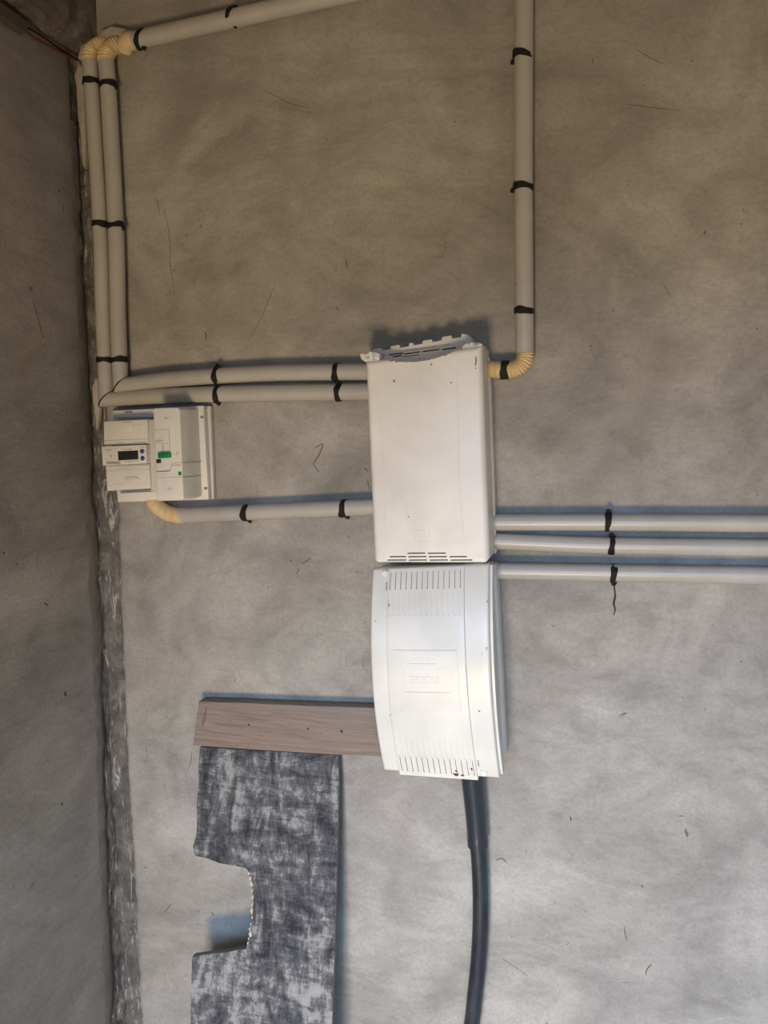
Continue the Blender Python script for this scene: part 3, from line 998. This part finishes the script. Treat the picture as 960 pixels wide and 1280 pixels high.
def zr(x0, y0, x1, y1): return [zm(x0, y0), zm(x1, y0), zm(x1, y1), zm(x0, y1)]


mb = thing('meter_board', 'white plastic mounting board behind the meter and breaker in the corner', 'mounting board', (0, 0, 0))
PD = .026
pxprism('backing_plate', [(139, 514), (263, 507.5), (267, 624), (148, 627.5)], .012, .001, 'plate_grey', mb, .001)
bp = pxprism('plate', [(140, 513), (254, 506.8), (260.5, 624.5), (147, 628)], PD, .012, 'plate_white', mb, .0015)
pxprism('upper_strip', [zm(128, 80), zm(432, 66), zm(434, 128), zm(130, 134)], .042, PD - .002, 'plate_white', mb, .0015)
pxprism('lower_strip', [zm(160, 700), zm(464, 684), zm(470, 748), zm(164, 764)], .042, PD - .002, 'plate_white', mb, .0015)
pxprism('strip_mark', [zm(217, 84), zm(274, 82), zm(274, 94), zm(217, 97)], .0424, .041, 'ink', mb, 0)
for x, y in ((794, 128), (822, 662)):
    pxprism('plate_square', zr(x - 12, y - 10, x + 11, y + 10), PD + .0004, PD - .001, 'ink', bp, 0)  # flat grey square laid on the plate
    q = zm(x - 52, y + (6 if y < 300 else 8)); p = P(*q, PD)
    vv = []; ff = []
    for k in range(15):
        a = -math.pi / 2 + math.pi * k / 14
        for r, yy in ((.0040, 0.0003), (.0046, -.0007), (.0052, .0003)):
            vv.append(p + Vector((math.cos(a) * r * .6, yy, math.sin(a) * r)))
    for k in range(14):
        for w in range(2): ff.append((k * 3 + w, k * 3 + w + 1, k * 3 + w + 4, k * 3 + w + 3))
    mesh('knockout_rim', vv, ff, 'plate_grey', bp, 50)

em = thing('energy_meter', 'cream energy meter with dark display and two blue buttons', 'meter', (0, 0, 0), None)
MD = .072
pxprism('rear_body', [zm(75, 165), zm(380, 158), zm(400, 660), zm(95, 672)], .045, PD, 'meter_white', em, .001)
tcov = pxprism('upper_terminal_cover', [zm(55, 160), zm(386, 144), zm(388, 332), zm(58, 340)], MD, .034, 'meter_white', em, .002)
bcov = pxprism('lower_terminal_cover', [zm(68, 490), zm(398, 478), zm(408, 664), zm(80, 684)], MD, .034, 'meter_white', em, .003)
disp = pxprism('display_section', [zm(40, 348), zm(374, 334), zm(380, 476), zm(48, 492)], MD + .008, .034, 'meter_white', em, .0018)
MDF = MD + .008
scr = pxprism('screen', [zm(162, 384), zm(315, 377), zm(318, 446), zm(166, 454)], MDF + .0003, MDF - .004, 'lcd', disp, .0006)


def button(name, q, r, h, mat, parent, d, n=20):
    p = P(*q, d); vv = []; ff = []
    for rr, y in ((r, .001), (r, -h * .7), (r * .8, -h), (0.0, -h)):
        for k in range(n):
            a = 2 * math.pi * k / n; vv.append(p + Vector((math.cos(a) * rr, y, math.sin(a) * rr)))
    for i in range(3):
        for k in range(n):
            a = i * n + k; b = i * n + (k + 1) % n; ff.append((a, b, b + n, a + n))
    return mesh(name, vv, ff, mat, parent, 40)


button('button', zm(348, 385), .0042, .0018, 'blue', disp, MDF)
button('button', zm(351, 437), .0042, .0018, 'blue', disp, MDF)
pxprism('latch', zr(192, 166, 270, 236), MD + .0022, MD - .001, 'meter_white', tcov, .0016)
pxprism('latch', [zm(215, 580), zm(290, 574), zm(318, 584), zm(322, 606), zm(308, 622), zm(218, 628)], MD + .0022, MD - .001, 'meter_white', bcov, .0016)


def ink(px, parent, d, mat='ink', name='print'): return pxprism(name, px, d + .0002, d - .0006, mat, parent, 0)


def bar(x0, y0, x1, y1, h, parent, d, mat='ink', name='print'):
    return ink([zm(x0, y0 - h), zm(x1, y1 - h), zm(x1, y1 + h), zm(x0, y0 + h)], parent, d, mat, name)


bar(60, 304, 386, 292, 1.2, tcov, MD, name='seam'); bar(200, 284, 200.5, 283, 11, tcov, MD); bar(311, 284, 312, 283, 6, tcov, MD)
rng = random.Random(5)


def scribble(x0, y0, x1, y1, h, parent, d, lo=5, hi=13, mat='ink'):
    """row of tiny unreadable printed words"""
    x = x0
    while x < x1:
        w = rng.uniform(lo, hi); s = (x - x0) / (x1 - x0)
        y = y0 + (y1 - y0) * s
        bar(x, y, min(x1, x + w), y - .04 * w, h * rng.uniform(.7, 1.1), parent, d, mat); x += w + rng.uniform(2.5, 6)


scribble(155, 323, 215, 320, 2.2, tcov, MD, 8, 16); scribble(288, 318, 375, 313, 2.2, tcov, MD, 8, 16)
scribble(290, 186, 340, 184, 1.2, tcov, MD); scribble(195, 372, 272, 368, 2.5, disp, MDF, 14, 22)
scribble(72, 376, 120, 372, 3.2, disp, MDF, 8, 14); scribble(84, 388, 110, 386, 2, disp, MDF); scribble(128, 418, 150, 416, 2, disp, MDF)
bar(107, 420, 115, 419, 6, disp, MDF, 'ink_dark'); scribble(75, 442, 152, 437, 1.5, disp, MDF)
x = 78
while x < 183:                                         # bar code under the maker's print
    bar(x, 470, x + 2.4, 470, 11, disp, MDF, 'ink_dark'); x += rng.uniform(4.0, 6.5)
scribble(205, 463, 318, 457, 2.4, disp, MDF, 9, 15); scribble(338, 356, 362, 354, 2.4, disp, MDF)
scribble(88, 500, 390, 488, 2.2, bcov, MD, 6, 16); scribble(150, 516, 310, 510, 1.3, bcov, MD, 14, 30)
bar(72, 532, 402, 520, .8, bcov, MD, name='seam'); bar(130, 630, 215, 627, .8, bcov, MD)

cb = thing('circuit_breaker', 'tall white circuit breaker with green toggle beside the meter', 'breaker', (0, 0, 0))
BD = .092
pxprism('rear_body', [zm(391, 150), zm(445, 148), zm(470, 690), zm(412, 690)], .066, PD, 'plate_grey', cb, .001)
bb = pxprism('body', [zm(428, 70), zm(440, 60), zm(608, 54), zm(626, 68), zm(656, 738), zm(640, 752), zm(470, 758), zm(458, 744), zm(452, 500), zm(436, 320)], BD, PD, 'breaker_white', cb, .0035, 3)
tg_base = pxprism('toggle_well', [zm(448, 330), zm(492, 328), zm(494, 392), zm(460, 394), zm(446, 372)], BD + .0004, BD - .003, 'breaker_white', bb, 0)
tg = pxprism('toggle', [zm(460, 395), zm(545, 391), zm(553, 402), zm(553, 430), zm(545, 435), zm(463, 438)], BD + .006, BD - .001, 'green', cb, .0018)
pxprism('test_button', [zm(450, 446), zm(483, 444), zm(485, 473), zm(453, 475)], BD + .002, BD - .002, 'black', cb, .0006)
pxprism('green_square', [zm(616, 538), zm(640, 537), zm(641, 564), zm(617, 565)], BD + .0003, BD - .001, 'green', bb, 0)
button('screw_cover', zm(610, 404), .0028, .0012, 'plate_grey', bb, BD)
bar(436, 224, 548, 221, 1.2, bb, BD); ink([zm(547, 221), zm(549.5, 221), zm(555, 380), zm(552.5, 380)], bb, BD)
ink([zm(497, 330), zm(501, 330), zm(505, 392), zm(501, 392)], bb, BD)
scribble(448, 304, 505, 302, 3.4, bb, BD, 6, 10); scribble(448, 318, 495, 316, 3.4, bb, BD, 6, 10); scribble(505, 326, 540, 325, 2.2, bb, BD)
scribble(438, 342, 488, 340, 2.0, bb, BD, 10, 18); scribble(455, 537, 556, 531, 5.5, bb, BD, 7, 9, 'ink_dark'); scribble(460, 560, 540, 557, 1.2, bb, BD)
ink([zm(553, 530), zm(556, 530), zm(574, 474), zm(571, 474)], bb, BD)
bar(571, 473, 648, 470, 1.4, bb, BD); bar(460, 583, 653, 578, 1.2, bb, BD)
scribble(505, 136, 552, 134, 1.6, bb, BD); ink([zm(522, 124), zm(525, 124), zm(525, 148), zm(522, 148)], bb, BD)
scribble(528, 664, 575, 662, 1.6, bb, BD); ink([zm(550, 652), zm(553, 652), zm(553, 676), zm(550, 676)], bb, BD)
tp = P(*zm(604, 488), BD)
text_mesh('printed_name', 'Schneider', lambda x, y, z: Vector((tp.x + x, -BD - .0003, tp.z + y)), 'ink_dark', bb, .0040, 0, 0)
# seams running round the breaker's side
for y0 in (472, 580):
    a = P(*zm(650, y0), BD)
    prism('seam', [(a.x - .0005, 0, a.z - .0004), (a.x + .0002, 0, a.z - .0004), (a.x + .0002, 0, a.z + .0004), (a.x - .0005, 0, a.z + .0004)], BD - .004, PD + .001, 'ink', bb, 0)

# ---------------------------------------------------------------- plank and weathered sheet
WD = .030
pl = pxprism('plank', [(248, 877), (300, 878.5), (380, 882), (487, 885.5), (487, 946), (420, 943.5), (330, 938), (241, 932)], WD, .002, 'wood', None, .0012)
tag(pl, 'rough reddish brown timber plank lying across the top of the grey sheet', 'plank')
for x, y, w in ((311, 906, .0022), (385, 911, .0020), (427, 914, .0028), (288, 901, .0012), (326, 920, .0012), (401, 917, .0010)):
    button('knot', (x, y), w, .0002, 'knot', pl, WD, 10)
for px in ([(252, 905), (256, 893), (259, 884)], [(253, 908), (256, 900), (258, 886)]):
    stroke(px, .0022, 'soft_mark', pl, WD + .0003, 'smudge')

TOPZ = .888
LEAN = .20


def PS(px, py, extra=0.0):
    """photo pixel -> point on the leaning sheet's front plane  d = .022 + LEAN*(TOPZ - z)"""
    r = ray(px, py)
    # y = -(.022 + LEAN*(TOPZ-z))  ->  CAM.y + s r.y = -.022 - LEAN*TOPZ + LEAN*(CAM.z + s r.z)
    s = (-.022 - extra - LEAN * TOPZ + LEAN * CAM.z - CAM.y) / (r.y - LEAN * r.z)
    return CAM + r * s


right = [(423, 944), (423.5, 990), (422, 1050), (420.5, 1110), (418, 1200), (415, 1280)]
left = [(238, 1280), (239, 1240), (240, 1196), (258, 1193), (272, 1191), (286, 1190), (298, 1187), (308, 1186), (309.5, 1178), (313, 1170), (312, 1162), (316, 1152), (315, 1140),
        (317, 1128), (315.5, 1114), (314, 1100), (311, 1090), (308, 1085.5), (296, 1083), (275, 1079), (256, 1072), (243.5, 1069.5), (241, 1058), (245, 1046), (246, 1030), (246, 1005), (248, 980), (248, 955), (250, 934)]
pr = [PS(*q) for q in right]; plft = [PS(*q) for q in left]
zb = FLOOR_Z + .0015


def floor_pt(a, b):
    s = (zb - b.z) / (b.z - a.z); q = b + (b - a) * s
    return Vector((q.x, -(.022 + LEAN * (TOPZ - zb)), zb))


br = floor_pt(pr[2], pr[-1]); blft = floor_pt(plft[2], plft[0])
outline = pr + [br, blft] + plft
# densify with a slightly ragged edge
ring = []
for i, p in enumerate(outline):
    q = outline[(i + 1) % len(outline)]
    k = max(1, int((q - p).length / .006))
    rag = .0012 if i >= len(pr) + 1 else .0003
    for j in range(k):
        w = p.lerp(q, j / k)
        if w.z > zb + .01 and w.z < .86:
            w = w + Vector((rag * fbm(w.x, 2, w.z, 120), 0, rag * fbm(w.x, 8, w.z, 120)))
        ring.append(w)
nrm = Vector((0, -1, -LEAN)).normalized()              # faces the room and slightly down... sheet leans back at the top
bm = bmesh.new()
fr = [bm.verts.new(w) for w in ring]
bk = [bm.verts.new(Vector((w.x, w.y + .010, w.z))) for w in ring]
ff = bm.faces.new(fr); fb = bm.faces.new(list(reversed(bk)))
for i in range(len(ring)):
    j = (i + 1) % len(ring); f = bm.faces.new((fr[i], bk[i], bk[j], fr[j])); f.material_index = 1
bmesh.ops.recalc_face_normals(bm, faces=bm.faces)
bmesh.ops.triangulate(bm, faces=[ff, fb])
me = bpy.data.meshes.new('sheet'); bm.to_mesh(me); bm.free()
me.materials.append(M['sheet']); me.materials.append(M['sheet_edge'])
sheet = link('sheet_panel', me, None)
tag(sheet, 'weathered dark grey board with a notch broken out, leaning on the wall', 'board')
# pale splinters along the broken side of the notch
rng = random.Random(11)
for x, y in [(311, 1092), (313, 1098), (314.5, 1105), (315.5, 1113), (316, 1122), (316, 1131), (315, 1139), (315.5, 1147), (314, 1155), (312, 1161), (313, 1168), (311, 1173), (310, 1179)]:
    p = PS(x, y, .0005); s = rng.uniform(.002, .0045)
    q = [p + Vector((rng.uniform(-1, .3) * s, 0, rng.uniform(-1, -.6) * s * 1.6)), p + Vector((rng.uniform(.3, .9) * s, 0, rng.uniform(-.5, .3) * s)),
         p + Vector((rng.uniform(-.2, .6) * s, 0, rng.uniform(.7, 1.3) * s * 1.5)), p + Vector((-.8 * s, 0, rng.uniform(-.2, .4) * s))]
    prism('splinter', q, -p.y + .0012, -p.y - .006, 'splinter', sheet, .0005)

# ---------------------------------------------------------------- supply cable
sc_ = thing('supply_cable', 'thick black supply cable hanging from the fuse box to the floor', 'cable', (0, 0, 0))
cd = .030
cp = [P(590, 1000, cd), P(597, 1055, cd), P(600, 1100, cd), P(600.5, 1150, cd), P(598, 1200, cd), P(593, 1250, cd), P(588, 1290, cd)]
last = cp[-1]
cp += [Vector((last.x - .03, last.y - .01, .22)), Vector((last.x - .07, last.y - .03, .0)), Vector((last.x - .10, last.y - .05, -.18)), Vector((last.x - .11, last.y - .06, FLOOR_Z + .002))]
sweep('cable', cp, .0138, 'rubber', sc_, .012, 24)
sweep('sleeve', [P(586, 940, cd + .012), P(590.5, 975, cd + .006), P(595, 1020, cd + .001), P(597.5, 1057, cd)], .017, 'sleeve', sc_, .006, 28,
      rfun=lambda s: .0195 - .0020 * s + (.0006 if s > .9 else 0))

# ---------------------------------------------------------------- duct and wires at the top left
dw = thing('wire_duct', 'dark grey wire duct with loose red wire under the concrete beam', 'duct', (0, 0, 0))
XD = XL + .012
a = PX(30, 34, XD); b = PX(-40, -14, XD)
ax = (b - a).normalized(); v2 = Vector((0, 0, 1)); 
vv = []; ff = []
for q in (a, b):
    for sx, sz in ((-.010, -.011), (.007, -.011), (.007, .009), (-.010, .009)):
        vv.append(q + Vector((sx, 0, sz)))
ff = [(0, 1, 2, 3), (4, 7, 6, 5), (0, 4, 5, 1), (1, 5, 6, 2), (2, 6, 7, 3), (3, 7, 4, 0)]
mesh('duct', vv, ff, 'grey_duct', dw, 0)
sweep('red_wire', [PX(24, 30, XD), PX(40, 45, XD), PX(60, 56, XD + .002), PX(80, 67, XD + .003), PX(97, 75, XD + .004)], .0022, 'red_wire', dw, .01, 8)
sweep('black_wire', [PX(26, 31, XD), PX(46, 41, XD), PX(66, 55, XD + .002), PX(86, 68, XD + .003), PX(101, 76, XD + .006)], .0017, 'tape', dw, .01, 8)


# every thing's Empty sits at the lowest middle point of its parts
def settle(root):
    pts = []
    def walk(o):
        for ch in o.children:
            if ch.type == 'MESH': pts.extend(v.co for v in ch.data.vertices)
            walk(ch)
    walk(root)
    if not pts: return
    base = Vector((sum(p.x for p in pts) / len(pts), max(p.y for p in pts), min(p.z for p in pts)))
    root.location = base
    def shift(o):
        if o.type == 'MESH': o.data.transform(Matrix.Translation(-base))
        for ch in o.children: shift(ch)
    for ch in root.children: shift(ch)


bpy.context.view_layer.update()
for o in list(COL.objects):
    if o.type == 'EMPTY' and o.parent is None: settle(o)
